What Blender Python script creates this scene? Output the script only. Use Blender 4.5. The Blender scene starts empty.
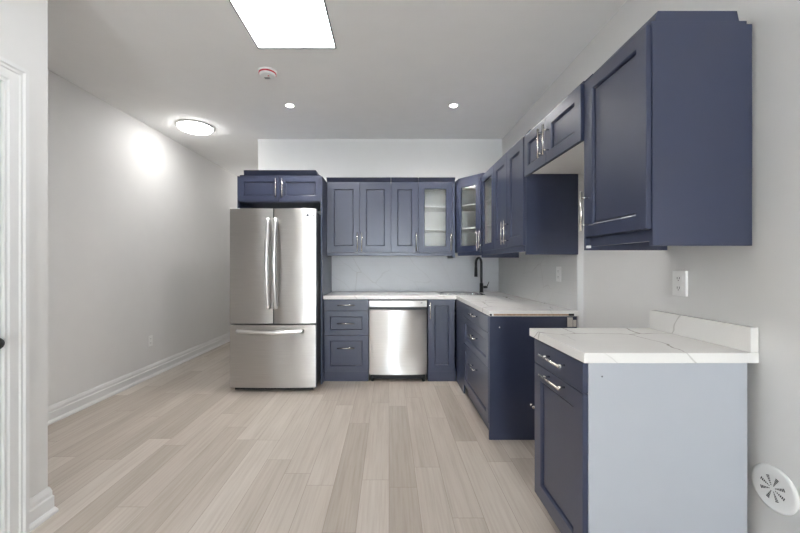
import bpy, bmesh, math
from mathutils import Vector, Matrix

C = bpy.context.scene.collection
S = bpy.context.scene
PI = math.pi

# ------------------------------------------------------------------ camera
CAM_Z = 1.24
cam_d = bpy.data.cameras.new('camera')
cam = bpy.data.objects.new('camera', cam_d)
C.objects.link(cam)
cam.location = (0, 0, CAM_Z)
cam.rotation_euler = (PI / 2, 0, 0)
cam_d.sensor_width = 36.0
cam_d.lens = 360.0 / 800.0 * 36.0
cam_d.shift_x = (400 - 389) / 800.0
cam_d.shift_y = (264.5 - 266.5) / 800.0
cam_d.clip_start = 0.05
S.camera = cam

# ------------------------------------------------------------------ world, light, exposure
w = bpy.data.worlds.new('daylight')
S.world = w
w.use_nodes = True
w.node_tree.nodes['Background'].inputs[0].default_value = (0.80, 0.90, 1.0, 1)
w.node_tree.nodes['Background'].inputs[1].default_value = 3.0


def area(name, loc, rot, sx, sy, power, col):
    d = bpy.data.lights.new(name, 'AREA')
    d.shape = 'RECTANGLE'
    d.size, d.size_y = sx, sy
    d.energy = power
    d.color = col
    o = bpy.data.objects.new(name, d)
    C.objects.link(o)
    o.location = loc
    o.rotation_euler = rot
    return o


# daylight entering by the patio window behind the camera
area('window_daylight', (0.0, -7.15, 1.25), (PI / 2, 0, 0), 0.8, 2.1, 85, (0.80, 0.90, 1.0))
sun_d = bpy.data.lights.new('sun', 'SUN')
sun_d.energy = 68
sun_d.angle = 0.02
sun_d.color = (0.93, 0.97, 1.0)
sun = bpy.data.objects.new('sun', sun_d)
C.objects.link(sun)
sun.rotation_euler = (math.radians(52), 0, math.radians(-14))

hall_d = bpy.data.lights.new('hall_fill', 'POINT')  # added fill light to brighten the hall past the fridge, no fixture behind it
hall_d.energy = 2.2
hall_d.color = (1.0, 0.98, 0.96)
hall_d.shadow_soft_size = 0.15
hall = bpy.data.objects.new('hall_fill', hall_d)
C.objects.link(hall)
hall.location = (-2.05, 6.2, 2.45)

S.view_settings.view_transform = 'Standard'
S.view_settings.look = 'None'
S.view_settings.gamma = 1.0
S.view_settings.use_curve_mapping = False
S.view_settings.exposure = 1.24
S.cycles.use_denoising = True
S.cycles.max_bounces = 10
S.cycles.diffuse_bounces = 6

# ------------------------------------------------------------------ materials


class NT:
    def __init__(s, name):
        s.m = bpy.data.materials.new(name)
        s.m.use_nodes = True
        s.n = s.m.node_tree.nodes
        s.l = s.m.node_tree.links
        s.b = s.n['Principled BSDF']

    def node(s, t, **kw):
        n = s.n.new(t)
        for k, v in kw.items():
            setattr(n, k, v)
        return n

    def put(s, sock, v):
        if hasattr(v, 'is_linked') or isinstance(v, bpy.types.NodeSocket):
            s.l.new(v, sock)
        else:
            sock.default_value = v

    def math(s, op, a, b=None, c=None):
        n = s.node('ShaderNodeMath', operation=op)
        s.put(n.inputs[0], a)
        if b is not None:
            s.put(n.inputs[1], b)
        if c is not None:
            s.put(n.inputs[2], c)
        return n.outputs[0]

    def obj_xyz(s):
        t = s.node('ShaderNodeTexCoord')
        x = s.node('ShaderNodeSeparateXYZ')
        s.l.new(t.outputs['Object'], x.inputs[0])
        return t.outputs['Object'], x.outputs

    def comb(s, x, y, z):
        n = s.node('ShaderNodeCombineXYZ')
        for i, v in enumerate((x, y, z)):
            s.put(n.inputs[i], v)
        return n.outputs[0]

    def noise(s, vec, scale, detail=3, rough=0.5):
        n = s.node('ShaderNodeTexNoise')
        s.l.new(vec, n.inputs['Vector'])
        n.inputs['Scale'].default_value = scale
        n.inputs['Detail'].default_value = detail
        n.inputs['Roughness'].default_value = rough
        return n.outputs['Fac']

    def ramp(s, fac, stops):
        n = s.node('ShaderNodeValToRGB')
        e = n.color_ramp.elements
        while len(e) < len(stops):
            e.new(0.5)
        for i, (p, c) in enumerate(stops):
            e[i].position = p
            e[i].color = (*c, 1)
        s.l.new(fac, n.inputs[0])
        return n.outputs[0]

    def mix(s, fac, a, b, mode='MIX'):
        n = s.node('ShaderNodeMix', data_type='RGBA', blend_type=mode)
        s.put(n.inputs[0], fac)
        s.put(n.inputs[6], a)
        s.put(n.inputs[7], b)
        return n.outputs[2]

    def bump(s, h, strength, dist=0.01):
        n = s.node('ShaderNodeBump')
        n.inputs['Strength'].default_value = strength
        n.inputs['Distance'].default_value = dist
        s.l.new(h, n.inputs['Height'])
        s.l.new(n.outputs[0], s.b.inputs['Normal'])


def plain(name, col, rough=0.5, metal=0.0, vary=0.03, scale=6, bump=0.0, spec=0.5):
    t = NT(name)
    o, _ = t.obj_xyz()
    n = t.noise(o, scale, 4)
    lo = tuple(c * (1 - vary) for c in col)
    hi = tuple(min(1, c * (1 + vary)) for c in col)
    t.l.new(t.ramp(n, [(0.3, lo), (0.7, hi)]), t.b.inputs['Base Color'])
    t.b.inputs['Roughness'].default_value = rough
    t.b.inputs['Metallic'].default_value = metal
    t.b.inputs['Specular IOR Level'].default_value = spec
    if bump:
        t.bump(t.noise(o, 260, 2), bump, 0.002)
    return t.m


def emit(name, col, strength):
    t = NT(name)
    t.b.inputs['Base Color'].default_value = (0.9, 0.9, 0.9, 1)
    t.b.inputs['Emission Color'].default_value = (*col, 1)
    t.b.inputs['Emission Strength'].default_value = strength
    return t.m


M = {}
M['wall'] = plain('wall_paint', (0.72, 0.715, 0.705), 0.6, bump=0.03, vary=0.01, spec=0.25)
M['ceil'] = plain('ceiling_paint', (0.91, 0.905, 0.895), 0.9, bump=0.03, vary=0.01, spec=0.1)
M['trim'] = plain('trim_paint', (0.74, 0.74, 0.735), 0.35, vary=0.01)
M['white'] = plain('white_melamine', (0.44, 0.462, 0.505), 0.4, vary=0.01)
M['plastic'] = plain('white_plastic', (0.84, 0.84, 0.83), 0.35, vary=0.01)
M['navy'] = plain('navy_lacquer', (0.029, 0.038, 0.080), 0.38, vary=0.05, spec=0.55)
nb = M['navy'].node_tree.nodes['Principled BSDF']
nb.inputs['Coat Weight'].default_value = 0.5
nb.inputs['Coat Roughness'].default_value = 0.24
M['inside'] = plain('cabinet_interior', (0.90, 0.89, 0.87), 0.5, vary=0.02)
M['black'] = plain('black_plastic', (0.012, 0.012, 0.014), 0.4)
M['dark'] = plain('dark_grey_metal', (0.06, 0.06, 0.065), 0.45)
M['matte_black'] = plain('matte_black_metal', (0.012, 0.012, 0.013), 0.32, spec=0.6)
M['nickel'] = plain('brushed_nickel', (0.78, 0.75, 0.70), 0.22, 1.0)
M['handle_steel'] = plain('polished_steel', (0.82, 0.81, 0.80), 0.28, 1.0)
M['sinksteel'] = plain('sink_steel', (0.55, 0.55, 0.55), 0.25, 1.0)
M['red'] = plain('red_sticker', (0.55, 0.02, 0.05), 0.4)
M['grey'] = plain('grey_print', (0.09, 0.09, 0.10), 0.5)
M['raw'] = plain('raw_chipboard', (0.42, 0.29, 0.20), 0.8, vary=0.25, scale=60)
M['panel_light'] = emit('light_panel_glow', (0.97, 0.985, 1.0), 4.0)
M['dome_light'] = emit('dome_glow', (1.0, 0.99, 0.97), 15.0)
M['down_light'] = emit('downlight_glow', (1.0, 0.95, 0.88), 12.0)


def stainless(name, amp, wob, k=1.0):
    t = NT(name)
    o, x = t.obj_xyz()
    g = t.noise(t.comb(t.math('MULTIPLY', x[0], 4.0), t.math('MULTIPLY', x[1], 4.0), t.math('MULTIPLY', x[2], 400.0)), 1.0, 2)
    t.l.new(t.ramp(g, [(0.3, (0.56 * k, 0.545 * k, 0.53 * k)), (0.7, (0.62 * k, 0.605 * k, 0.59 * k))]), t.b.inputs['Base Color'])
    t.b.inputs['Metallic'].default_value = 1.0
    t.b.inputs['Roughness'].default_value = 0.36
    t.b.inputs['Anisotropic'].default_value = 0.98
    tg = t.comb(0.0, 0.0, 1.0)
    t.l.new(tg, t.b.inputs['Tangent'])
    v = t.comb(t.math('MULTIPLY', x[0], wob), t.math('MULTIPLY', x[1], 1.0), t.math('MULTIPLY', x[2], 2.2))
    h = t.noise(v, 1.6, 1, 0.3)
    t.bump(h, 1.0, amp)
    return t.m


M['fridge_steel'] = stainless('fridge_stainless', 0.010, 1.6, 1.0)
M['dw_steel'] = stainless('dishwasher_stainless', 0.02, 1.8)


def floor_mat():
    t = NT('oak_plank_floor')
    o, x = t.obj_xyz()
    W, L = 0.155, 1.15
    r = t.math('DIVIDE', x[0], W)
    row = t.math('FLOOR', r)
    wn = t.node('ShaderNodeTexWhiteNoise', noise_dimensions='1D')
    t.l.new(row, wn.inputs['W'])
    yy = t.math('ADD', t.math('DIVIDE', x[1], L), t.math('MULTIPLY', wn.outputs['Value'], 7.31))
    col = t.math('FLOOR', yy)
    wp = t.node('ShaderNodeTexWhiteNoise', noise_dimensions='2D')
    t.l.new(t.comb(row, col, 0.0), wp.inputs['Vector'])
    pid = wp.outputs['Value']
    gv = t.comb(t.math('MULTIPLY', x[0], 60.0), t.math('ADD', t.math('MULTIPLY', x[1], 2.2), t.math('MULTIPLY', pid, 60.0)), pid)
    grain = t.noise(gv, 1.0, 6, 0.62)
    cl = t.noise(t.comb(t.math('MULTIPLY', x[0], 7.0), t.math('ADD', t.math('MULTIPLY', x[1], 0.9), t.math('MULTIPLY', pid, 30.0)), 0.0), 1.0, 3)
    base = t.ramp(pid, [(0.0, (0.41, 0.36, 0.315)), (0.35, (0.465, 0.413, 0.367)), (0.7, (0.50, 0.45, 0.403)), (1.0, (0.54, 0.49, 0.445))])
    gcol = t.ramp(grain, [(0.25, (0.80, 0.77, 0.74)), (0.55, (1.0, 1.0, 1.0)), (0.8, (1.08, 1.08, 1.08))])
    c1 = t.mix(0.85, base, gcol, 'MULTIPLY')
    ccol = t.ramp(cl, [(0.3, (0.88, 0.87, 0.85)), (0.7, (1.07, 1.07, 1.07))])
    c2 = t.mix(0.8, c1, ccol, 'MULTIPLY')
    fx = t.math('FRACT', r)
    fy = t.math('FRACT', yy)
    gx = t.math('LESS_THAN', t.math('MULTIPLY', t.math('MINIMUM', fx, t.math('SUBTRACT', 1.0, fx)), W), 0.0014)
    gy = t.math('LESS_THAN', t.math('MULTIPLY', t.math('MINIMUM', fy, t.math('SUBTRACT', 1.0, fy)), L), 0.0016)
    gap = t.math('MAXIMUM', gx, gy)
    c3 = t.mix(t.math('MULTIPLY', gap, 0.55), c2, (0.20, 0.155, 0.12, 1))
    t.l.new(c3, t.b.inputs['Base Color'])
    t.b.inputs['Roughness'].default_value = 0.42
    t.b.inputs['Specular IOR Level'].default_value = 0.4
    t.bump(t.math('SUBTRACT', t.math('MULTIPLY', grain, 0.2), gap), 0.25, 0.002)
    return t.m


def marble(name, base=(0.80, 0.785, 0.76), tile=None, amt=1.0, scale=1.0, off=0.0):
    t = NT(name)
    o, x = t.obj_xyz()
    p = t.comb(t.math('ADD', t.math('MULTIPLY_ADD', x[2], 0.75, x[0]), off), t.math('MULTIPLY_ADD', x[2], 0.62, x[1]), 0.0)
    wx = t.noise(p, 3.0 * scale, 4)
    d = t.node('ShaderNodeVectorMath', operation='MULTIPLY_ADD')
    t.l.new(t.comb(wx, wx, wx), d.inputs[0])
    d.inputs[1].default_value = (0.24, 0.22, 0.2)
    t.l.new(p, d.inputs[2])
    vo = t.node('ShaderNodeTexVoronoi', feature='DISTANCE_TO_EDGE', voronoi_dimensions='2D')
    t.l.new(d.outputs[0], vo.inputs['Vector'])
    vo.inputs['Scale'].default_value = 2.5 * scale
    mask = t.noise(p, 1.9 * scale, 2)
    mk = t.math('MAXIMUM', t.math('MULTIPLY', t.math('SUBTRACT', mask, 0.40), 6.0), 0.0)
    wdt = t.math('ADD', t.math('MULTIPLY', t.noise(p, 5 * scale, 2), 0.022), 0.003)
    vein = t.math('SUBTRACT', 1.0, t.math('DIVIDE', vo.outputs['Distance'], wdt))
    n = t.node('ShaderNodeClamp')
    t.l.new(t.math('MULTIPLY', vein, t.math('MULTIPLY', mk, amt)), n.inputs[0])
    cloud = t.noise(p, 3.0 * scale, 5)
    b = t.ramp(cloud, [(0.3, tuple(c * 0.95 for c in base)), (0.7, tuple(min(1, c * 1.03) for c in base))])
    c = t.mix(t.math('MULTIPLY', n.outputs[0], 0.75), b, (0.27, 0.24, 0.21, 1))
    if tile:
        u, v, tw, th = tile
        fu = t.math('FRACT', t.math('DIVIDE', x[u], tw))
        fv = t.math('FRACT', t.math('DIVIDE', t.math('SUBTRACT', x[v], 0.914), th))
        ju = t.math('LESS_THAN', t.math('MULTIPLY', fu, tw), 0.002)
        jv = t.math('LESS_THAN', t.math('MULTIPLY', fv, th), 0.0025)
        j = t.math('MAXIMUM', ju, jv)
        c = t.mix(t.math('MULTIPLY', j, 0.35), c, (0.50, 0.50, 0.50, 1))
        t.b.inputs['Roughness'].default_value = 0.35
    else:
        t.b.inputs['Roughness'].default_value = 0.2
    t.l.new(c, t.b.inputs['Base Color'])
    return t.m


M['floor'] = floor_mat()
M['marble'] = marble('marble_quartz')
M['tile_b'] = marble('marble_tile_back', (0.58, 0.585, 0.605), (0, 2, 0.60, 0.105), 0.28, 1.0, 3.3)
M['tile_r'] = marble('marble_tile_side', (0.64, 0.64, 0.63), (1, 2, 0.60, 0.105), 0.3, 1.0, 5.1)


def glass_mat():
    t = NT('clear_glass')
    n = t.n
    tr = t.node('ShaderNodeBsdfTransparent')
    tr.inputs[0].default_value = (0.96, 0.97, 0.97, 1)
    gl = t.node('ShaderNodeBsdfGlossy')
    gl.inputs['Roughness'].default_value = 0.02
    fr = t.node('ShaderNodeLayerWeight')
    fr.inputs['Blend'].default_value = 0.5
    mx = t.node('ShaderNodeMixShader')
    fac = t.math('ADD', t.math('MULTIPLY', t.math('POWER', fr.outputs['Facing'], 5.0), 0.55), 0.04)
    t.l.new(fac, mx.inputs[0])
    t.l.new(tr.outputs[0], mx.inputs[1])
    t.l.new(gl.outputs[0], mx.inputs[2])
    t.l.new(mx.outputs[0], n['Material Output'].inputs[0])
    return t.m


M['glass'] = glass_mat()

# ------------------------------------------------------------------ mesh helpers


class MB:
    """Collects shapes, then links them as ONE mesh object."""

    def __init__(s):
        s.bm = bmesh.new()
        s.smooth = False

    def box(s, x0, y0, z0, x1, y1, z1, bev=0.0, mi=0):
        vs = [s.bm.verts.new(p) for p in ((x0, y0, z0), (x1, y0, z0), (x1, y1, z0), (x0, y1, z0),
                                          (x0, y0, z1), (x1, y0, z1), (x1, y1, z1), (x0, y1, z1))]
        fs = [s.bm.faces.new([vs[i] for i in f]) for f in
              ((0, 3, 2, 1), (4, 5, 6, 7), (0, 1, 5, 4), (1, 2, 6, 5), (2, 3, 7, 6), (3, 0, 4, 7))]
        for f in fs:
            f.material_index = mi
        if bev:
            es = list({e for f in fs for e in f.edges})
            r = bmesh.ops.bevel(s.bm, geom=es, offset=bev, segments=2, profile=0.7, affect='EDGES')
            for f in r['faces']:
                f.material_index = mi
        return s

    def tube(s, pts, r, seg=12, caps=True, mi=0):
        pts = [Vector(p) for p in pts]
        rs = r if isinstance(r, (list, tuple)) else [r] * len(pts)
        rings = []
        ref = None
        for i, p in enumerate(pts):
            a = pts[max(i - 1, 0)]
            b = pts[min(i + 1, len(pts) - 1)]
            t = (b - a).normalized()
            if ref is None:
                ref = Vector((0, 0, 1)) if abs(t.z) < 0.9 else Vector((1, 0, 0))
            u = (ref - t * ref.dot(t)).normalized()
            ref = u
            v = t.cross(u)
            rings.append([s.bm.verts.new(p + (u * math.cos(k * 2 * PI / seg) + v * math.sin(k * 2 * PI / seg)) * rs[i]) for k in range(seg)])
        for i in range(len(rings) - 1):
            for k in range(seg):
                f = s.bm.faces.new((rings[i][k], rings[i][(k + 1) % seg], rings[i + 1][(k + 1) % seg], rings[i + 1][k]))
                f.smooth = True
                f.material_index = mi
        if caps:
            s.bm.faces.new(rings[0][::-1]).material_index = mi
            s.bm.faces.new(rings[-1]).material_index = mi
        return s

    def lathe(s, prof, axis_mat=None, seg=40, mi=0):
        """prof: (r, h) pairs about local z; axis_mat places it."""
        mtx = axis_mat or Matrix.Identity(4)
        rings = []
        for r, h in prof:
            if r < 1e-6:
                rings.append([s.bm.verts.new(mtx @ Vector((0, 0, h)))])
            else:
                rings.append([s.bm.verts.new(mtx @ Vector((r * math.cos(k * 2 * PI / seg), r * math.sin(k * 2 * PI / seg), h))) for k in range(seg)])
        for a, b in zip(rings[:-1], rings[1:]):
            for k in range(seg):
                k2 = (k + 1) % seg
                if len(a) == 1 and len(b) == 1:
                    continue
                if len(a) == 1:
                    f = s.bm.faces.new((a[0], b[k2], b[k]))
                elif len(b) == 1:
                    f = s.bm.faces.new((a[k], a[k2], b[0]))
                else:
                    f = s.bm.faces.new((a[k], a[k2], b[k2], b[k]))
                f.smooth = True
                f.material_index = mi
        return s

    def poly(s, pts, vec, mi=0):
        """extrude planar polygon pts along vec"""
        v = Vector(vec)
        a = [s.bm.verts.new(p) for p in pts]
        b = [s.bm.verts.new(Vector(p) + v) for p in pts]
        n = len(pts)
        s.bm.faces.new(a[::-1]).material_index = mi
        s.bm.faces.new(b).material_index = mi
        for i in range(n):
            s.bm.faces.new((a[i], a[(i + 1) % n], b[(i + 1) % n], b[i])).material_index = mi
        return s

    def cells(s, us, vs, present, w0, w1, P):
        """sheet of thickness w0..w1 made of grid cells, with holes where present(i,j) is false.  P(u,v,w)->xyz"""
        vt = {}

        def V(i, j, k):
            if (i, j, k) not in vt:
                vt[(i, j, k)] = s.bm.verts.new(P(us[i], vs[j], (w0, w1)[k]))
            return vt[(i, j, k)]
        nu, nv = len(us) - 1, len(vs) - 1

        def has(i, j):
            return 0 <= i < nu and 0 <= j < nv and present(i, j)
        for i in range(nu):
            for j in range(nv):
                if not has(i, j):
                    continue
                s.bm.faces.new((V(i, j, 1), V(i + 1, j, 1), V(i + 1, j + 1, 1), V(i, j + 1, 1)))
                s.bm.faces.new((V(i, j, 0), V(i, j + 1, 0), V(i + 1, j + 1, 0), V(i + 1, j, 0)))
                if not has(i - 1, j):
                    s.bm.faces.new((V(i, j, 0), V(i, j, 1), V(i, j + 1, 1), V(i, j + 1, 0)))
                if not has(i + 1, j):
                    s.bm.faces.new((V(i + 1, j, 0), V(i + 1, j + 1, 0), V(i + 1, j + 1, 1), V(i + 1, j, 1)))
                if not has(i, j - 1):
                    s.bm.faces.new((V(i, j, 0), V(i + 1, j, 0), V(i + 1, j, 1), V(i, j, 1)))
                if not has(i, j + 1):
                    s.bm.faces.new((V(i, j + 1, 0), V(i, j + 1, 1), V(i + 1, j + 1, 1), V(i + 1, j + 1, 0)))
        return s

    def build(s, name, mats, parent=None, label=None, loc=None, rot=None):
        bmesh.ops.recalc_face_normals(s.bm, faces=s.bm.faces)
        me = bpy.data.meshes.new(name)
        s.bm.to_mesh(me)
        s.bm.free()
        for m in (mats if isinstance(mats, (list, tuple)) else [mats]):
            me.materials.append(m)
        o = bpy.data.objects.new(name, me)
        C.objects.link(o)
        if parent:
            o.parent = parent
        if loc:
            o.location = loc
        if rot:
            o.rotation_euler = rot
        if label:
            o['label'] = label
        return o


def tag(o, label, cat, group=None):
    o['label'] = label
    o['category'] = cat
    if group:
        o['group'] = group
    return o


def thing(name, label, cat, loc=(0, 0, 0), rotz=0.0, group=None):
    o = bpy.data.objects.new(name, None)
    o.empty_display_size = 0.1
    C.objects.link(o)
    o.location = loc
    o.rotation_euler = (0, 0, rotz)
    return tag(o, label, cat, group)


def struct(o):
    o['kind'] = 'structure'
    return o


# ------------------------------------------------------------------ room shell
CEIL = 2.757
YB = 4.35          # back wall of the kitchen
XR = 1.368         # right wall
XR2 = 1.332        # right wall where it is furred out behind the far run
YR = -7.0          # rear wall behind the camera
XE = -1.69         # wall beside the camera on the left
YE = 1.783         # its corner


def left_x(y):
    return -2.65 + 0.018 * (y - 2.8)


MB().box(-3.2, YR - 0.1, -0.06, XR + 0.15, 7.7, 0.0).build('floor', M['floor'])
struct(bpy.data.objects['floor'])
struct(MB().box(-3.2, YR - 0.1, CEIL, XR + 0.15, 7.7, CEIL + 0.1).build('ceiling', M['ceil']))
# left wall, out of true by one degree
struct(MB().poly([(left_x(1.665), 1.665, 0), (left_x(7.6), 7.6, 0), (left_x(7.6) - 0.12, 7.6, 0), (left_x(1.665) - 0.12, 1.665, 0)], (0, 0, CEIL)).build('wall_left', M['wall']))
struct(MB().poly([(-1.582, YB, 0), (XR2 + 0.12, YB, 0), (XR2 + 0.12, YB + 0.12, 0), (-1.582, YB + 0.12, 0)], (0, 0, CEIL)).build('wall_back', M['wall']))
struct(MB().box(XR, YR, 0, XR + 0.12, YB, CEIL).build('wall_right', M['wall']))
struct(MB().box(XR2, 2.532, 0, XR - 0.0002, YB - 0.0002, 2.12).build('wall_furring', M['wall']))
struct(MB().box(-3.0, 7.6, 0, XR, 7.7, CEIL).build('wall_hall', M['wall']))
struct(MB().box(-1.582, YB + 0.12, 0, -1.46, 7.6, CEIL).build('wall_passage', M['wall']))
# wall on the left beside the camera with a door opening
DY0, DY1, DZ = 0.78, 1.571, 2.04
ys = [YR, DY0, DY1, YE]
zs = [0, DZ, CEIL]
struct(MB().cells(ys, zs, lambda i, j: not (i == 1 and j == 0), XE - 0.12, XE, lambda u, v, q: (q, u, v)).build('wall_entry', M['wall']))
struct(MB().box(left_x(1.7) - 0.1, YE - 0.12, 0, XE - 0.121, YE, CEIL).build('wall_return', M['wall']))
# rear wall with the patio window
WX0, WX1, WZ1 = -1.2, 1.0, 2.2
struct(MB().cells([XE, WX0, WX1, XR], [0, 0.12, WZ1, CEIL], lambda i, j: not (i == 1 and j == 1), YR - 0.1, YR, lambda u, v, q: (u, q, v)).build('wall_rear', M['wall']))
win = MB()
for a, b in ((WX0, WX0 + 0.07), (-0.135, -0.065), (WX1 - 0.07, WX1)):
    win.box(a, YR - 0.08, 0.12, b, YR - 0.02, WZ1)
for a, b in ((0.12, 0.2), (WZ1 - 0.07, WZ1)):
    win.box(WX0 + 0.071, YR - 0.078, a, -0.136, YR - 0.022, b)
    win.box(-0.064, YR - 0.078, a, WX1 - 0.071, YR - 0.022, b)
wo = struct(win.build('window_1', M['trim']))
MB().box(WX0 + 0.07, YR - 0.055, 0.2, WX1 - 0.07, YR - 0.05, WZ1 - 0.07).build('pane', M['glass'], wo)

BASE = [(0, 0), (0.028, 0), (0.028, 0.012), (0.020, 0.028), (0.017, 0.030), (0.017, 0.085), (0.012, 0.093), (0.012, 0.112), (0.008, 0.128), (0.004, 0.138), (0, 0.138)]


def baseboard(name, p0, p1, nrm):
    n = Vector(nrm)
    pts = [Vector((p0[0], p0[1], 0)) + n * a + Vector((0, 0, z)) for a, z in BASE]
    return struct(MB().poly(pts, (p1[0] - p0[0], p1[1] - p0[1], 0)).build(name, M['trim']))


baseboard('baseboard_left', (left_x(1.79), 1.79), (left_x(7.59), 7.59), (1, 0, 0))
# entry wall baseboard turning the corner
bb = MB()
q = []
for a, z in BASE:
    q.append([(XE + a, DY1 + 0.096, z), (XE + a, YE + a, z), (XE - 0.12, YE + a, z)])
vv = [[bb.bm.verts.new(p) for p in r] for r in q]
for i in range(len(vv)):
    j = (i + 1) % len(vv)
    for k in range(2):
        bb.bm.faces.new((vv[i][k], vv[i][k + 1], vv[j][k + 1], vv[j][k]))
bb.bm.faces.new([r[0] for r in vv])
bb.bm.faces.new([r[2] for r in vv][::-1])
struct(bb.build('baseboard_entry', M['trim']))

# entry door: casing, jamb, slab, knob
CAS = [(0, 0), (0.012, 0), (0.012, 0.012), (0.017, 0.018), (0.017, 0.055), (0.022, 0.060), (0.022, 0.070), (0.028, 0.076), (0.028, 0.093), (0, 0.093)]
cs = MB()
path = [((0, 1), 0)]
rings = []
for px_, ww in CAS:   # px_: thickness off the wall, ww: distance from the opening
    rings.append([(XE + px_, DY0 - ww, 0.0), (XE + px_, DY0 - ww, DZ + ww), (XE + px_, DY1 + ww, DZ + ww), (XE + px_, DY1 + ww, 0.0)])
vv = [[cs.bm.verts.new(p) for p in r] for r in rings]
for i in range(len(vv)):
    j = (i + 1) % len(vv)
    for k in range(3):
        cs.bm.faces.new((vv[i][k], vv[i][k + 1], vv[j][k + 1], vv[j][k]))
cs.bm.faces.new([r[0] for r in vv])
cs.bm.faces.new([r[3] for r in vv][::-1])
door1 = struct(cs.build('door_1', M['trim']))
sl = MB()
sl.box(XE - 0.055, DY0 + 0.022, 0.006, XE - 0.018, DY1 - 0.022, DZ - 0.022)
sl.build('door_slab', M['trim'], door1)
jb = MB()
jb.box(XE - 0.115, DY1 - 0.019, 0, XE - 0.001, DY1 - 0.001, DZ - 0.001)
jb.box(XE - 0.115, DY0 + 0.001, 0, XE - 0.001, DY0 + 0.019, DZ - 0.001)
jb.box(XE - 0.115, DY0 + 0.02, DZ - 0.019, XE - 0.001, DY1 - 0.02, DZ - 0.001)
jb.build('jamb', M['trim'], door1)
kx = Matrix.Translation((XE - 0.018, 1.517, 0.905)) @ Matrix.Rotation(PI / 2, 4, 'Y')
MB().lathe([(0, 0), (0.028, 0), (0.028, 0.008), (0.012, 0.012), (0.012, 0.032), (0.024, 0.038), (0.028, 0.052), (0.022, 0.066), (0, 0.068)], kx, 24).build('door_knob', M['matte_black'], door1)

# ------------------------------------------------------------------ cabinet helpers (local: x right, y into the cabinet, z up)
DT = 0.019


def ring_faces(bm, a, b):
    n = len(a)
    for i in range(n):
        bm.faces.new((a[i], a[(i + 1) % n], b[(i + 1) % n], b[i]))


def rect(bm, x0, z0, x1, z1, y):
    return [bm.verts.new(p) for p in ((x0, y, z0), (x1, y, z0), (x1, y, z1), (x0, y, z1))]


def shaker(name, par, x0, x1, z0, z1, stile=0.068, flat=False, glass=False, y=0.0, gap=0.0016, rail=None):
    """a door or drawer front, front face at y, back at y+DT"""
    x0 += gap
    x1 -= gap
    z0 += gap
    z1 -= gap
    rail = rail or stile
    m = MB()
    bm = m.bm
    e = 0.002
    rs = [rect(bm, x0, z0, x1, z1, y + DT), rect(bm, x0, z0, x1, z1, y + e), rect(bm, x0 + e, z0 + e, x1 - e, z1 - e, y)]
    for a, b in zip(rs[:-1], rs[1:]):
        ring_faces(bm, a, b)
    if flat:
        bm.faces.new(rs[-1])
        bm.faces.new(rs[0][::-1])
    else:
        def inner(k, yy):
            return rect(bm, x0 + stile + k, z0 + rail + k, x1 - stile - k, z1 - rail - k, yy)
        steps = [inner(0, y), inner(0.006, y + 0.006), inner(0.007, y + 0.0155), inner(0.012, y + 0.0155), inner(0.0135, y + 0.011)]
        if glass:
            steps = [inner(0, y), inner(0.004, y + 0.005), inner(0.004, y + DT)]
        ring_faces(bm, rs[-1], steps[0])
        for a, b in zip(steps[:-1], steps[1:]):
            ring_faces(bm, a, b)
        if glass:
            ring_faces(bm, steps[-1], rs[0])
        else:
            bm.faces.new(steps[-1])
            bm.faces.new(rs[0][::-1])
    o = m.build(name, M['navy'], par)
    if glass:
        MB().box(x0 + stile + 0.005, y + 0.012, z0 + rail + 0.005, x1 - stile - 0.005, y + 0.015, z1 - rail - 0.005).build('glass_pane', M['glass'], o)
    return o


def bar_handle(par, cx, cz, length, vertical, y=0.0, proj=0.034, r=0.0058, mat='nickel'):
    h = MB()
    hl = length / 2
    pp = hl - 0.03
    if vertical:
        h.tube([(cx, y - proj, cz - hl), (cx, y - proj, cz + hl)], r)
        for sg in (-1, 1):
            h.tube([(cx, y - proj, cz + sg * pp), (cx, y + 0.0005, cz + sg * pp)], 0.0045, 10)
    else:
        h.tube([(cx - hl, y - proj, cz), (cx + hl, y - proj, cz)], r)
        for sg in (-1, 1):
            h.tube([(cx + sg * pp, y - proj, cz), (cx + sg * pp, y + 0.0005, cz)], 0.0045, 10)
    return h.build('handle', M[mat], par)


def crown(par, x0, x1, z, depth, inl=0.0, inr=0.0, lean=0.0, y=DT + 0.001, h=0.055, ends=(0, 0)):
    """small stepped crown standing on a cabinet top: lip, then a strip leaning back"""
    m = MB()
    m.box(x0 + 0.001 + ends[0] * 0.2, y - 0.006, z + 0.0005, x1 - 0.001 - ends[1] * 0.2, depth - 0.002, z + 0.014, 0.002)
    a = [(x0 + 0.002 + inl * 0.7, y + 0.002, z + 0.0142), (x1 - 0.002 - inr * 0.7, y + 0.002, z + 0.0142), (x1 - 0.002 - inr * 0.7, depth - 0.003, z + 0.0142), (x0 + 0.002 + inl * 0.7, depth - 0.003, z + 0.0142)]
    b = [(x0 + 0.002 + inl, y + 0.002 + lean, z + h), (x1 - 0.002 - inr, y + 0.002 + lean, z + h), (x1 - 0.002 - inr, depth - 0.003, z + h), (x0 + 0.002 + inl, depth - 0.003, z + h)]
    va = [m.bm.verts.new(p) for p in a]
    vb = [m.bm.verts.new(p) for p in b]
    m.bm.faces.new(va[::-1])
    m.bm.faces.new(vb)
    ring_faces(m.bm, va, vb)
    return m.build('crown_molding', M['navy'], par)


def carcass(par, x0, x1, z0, z1, depth, mat='navy', under=None):
    m = MB()
    m.box(x0, DT + 0.0012, z0, x1, depth, z1)
    o = m.build('carcass', M[mat], par)
    return o


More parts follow.
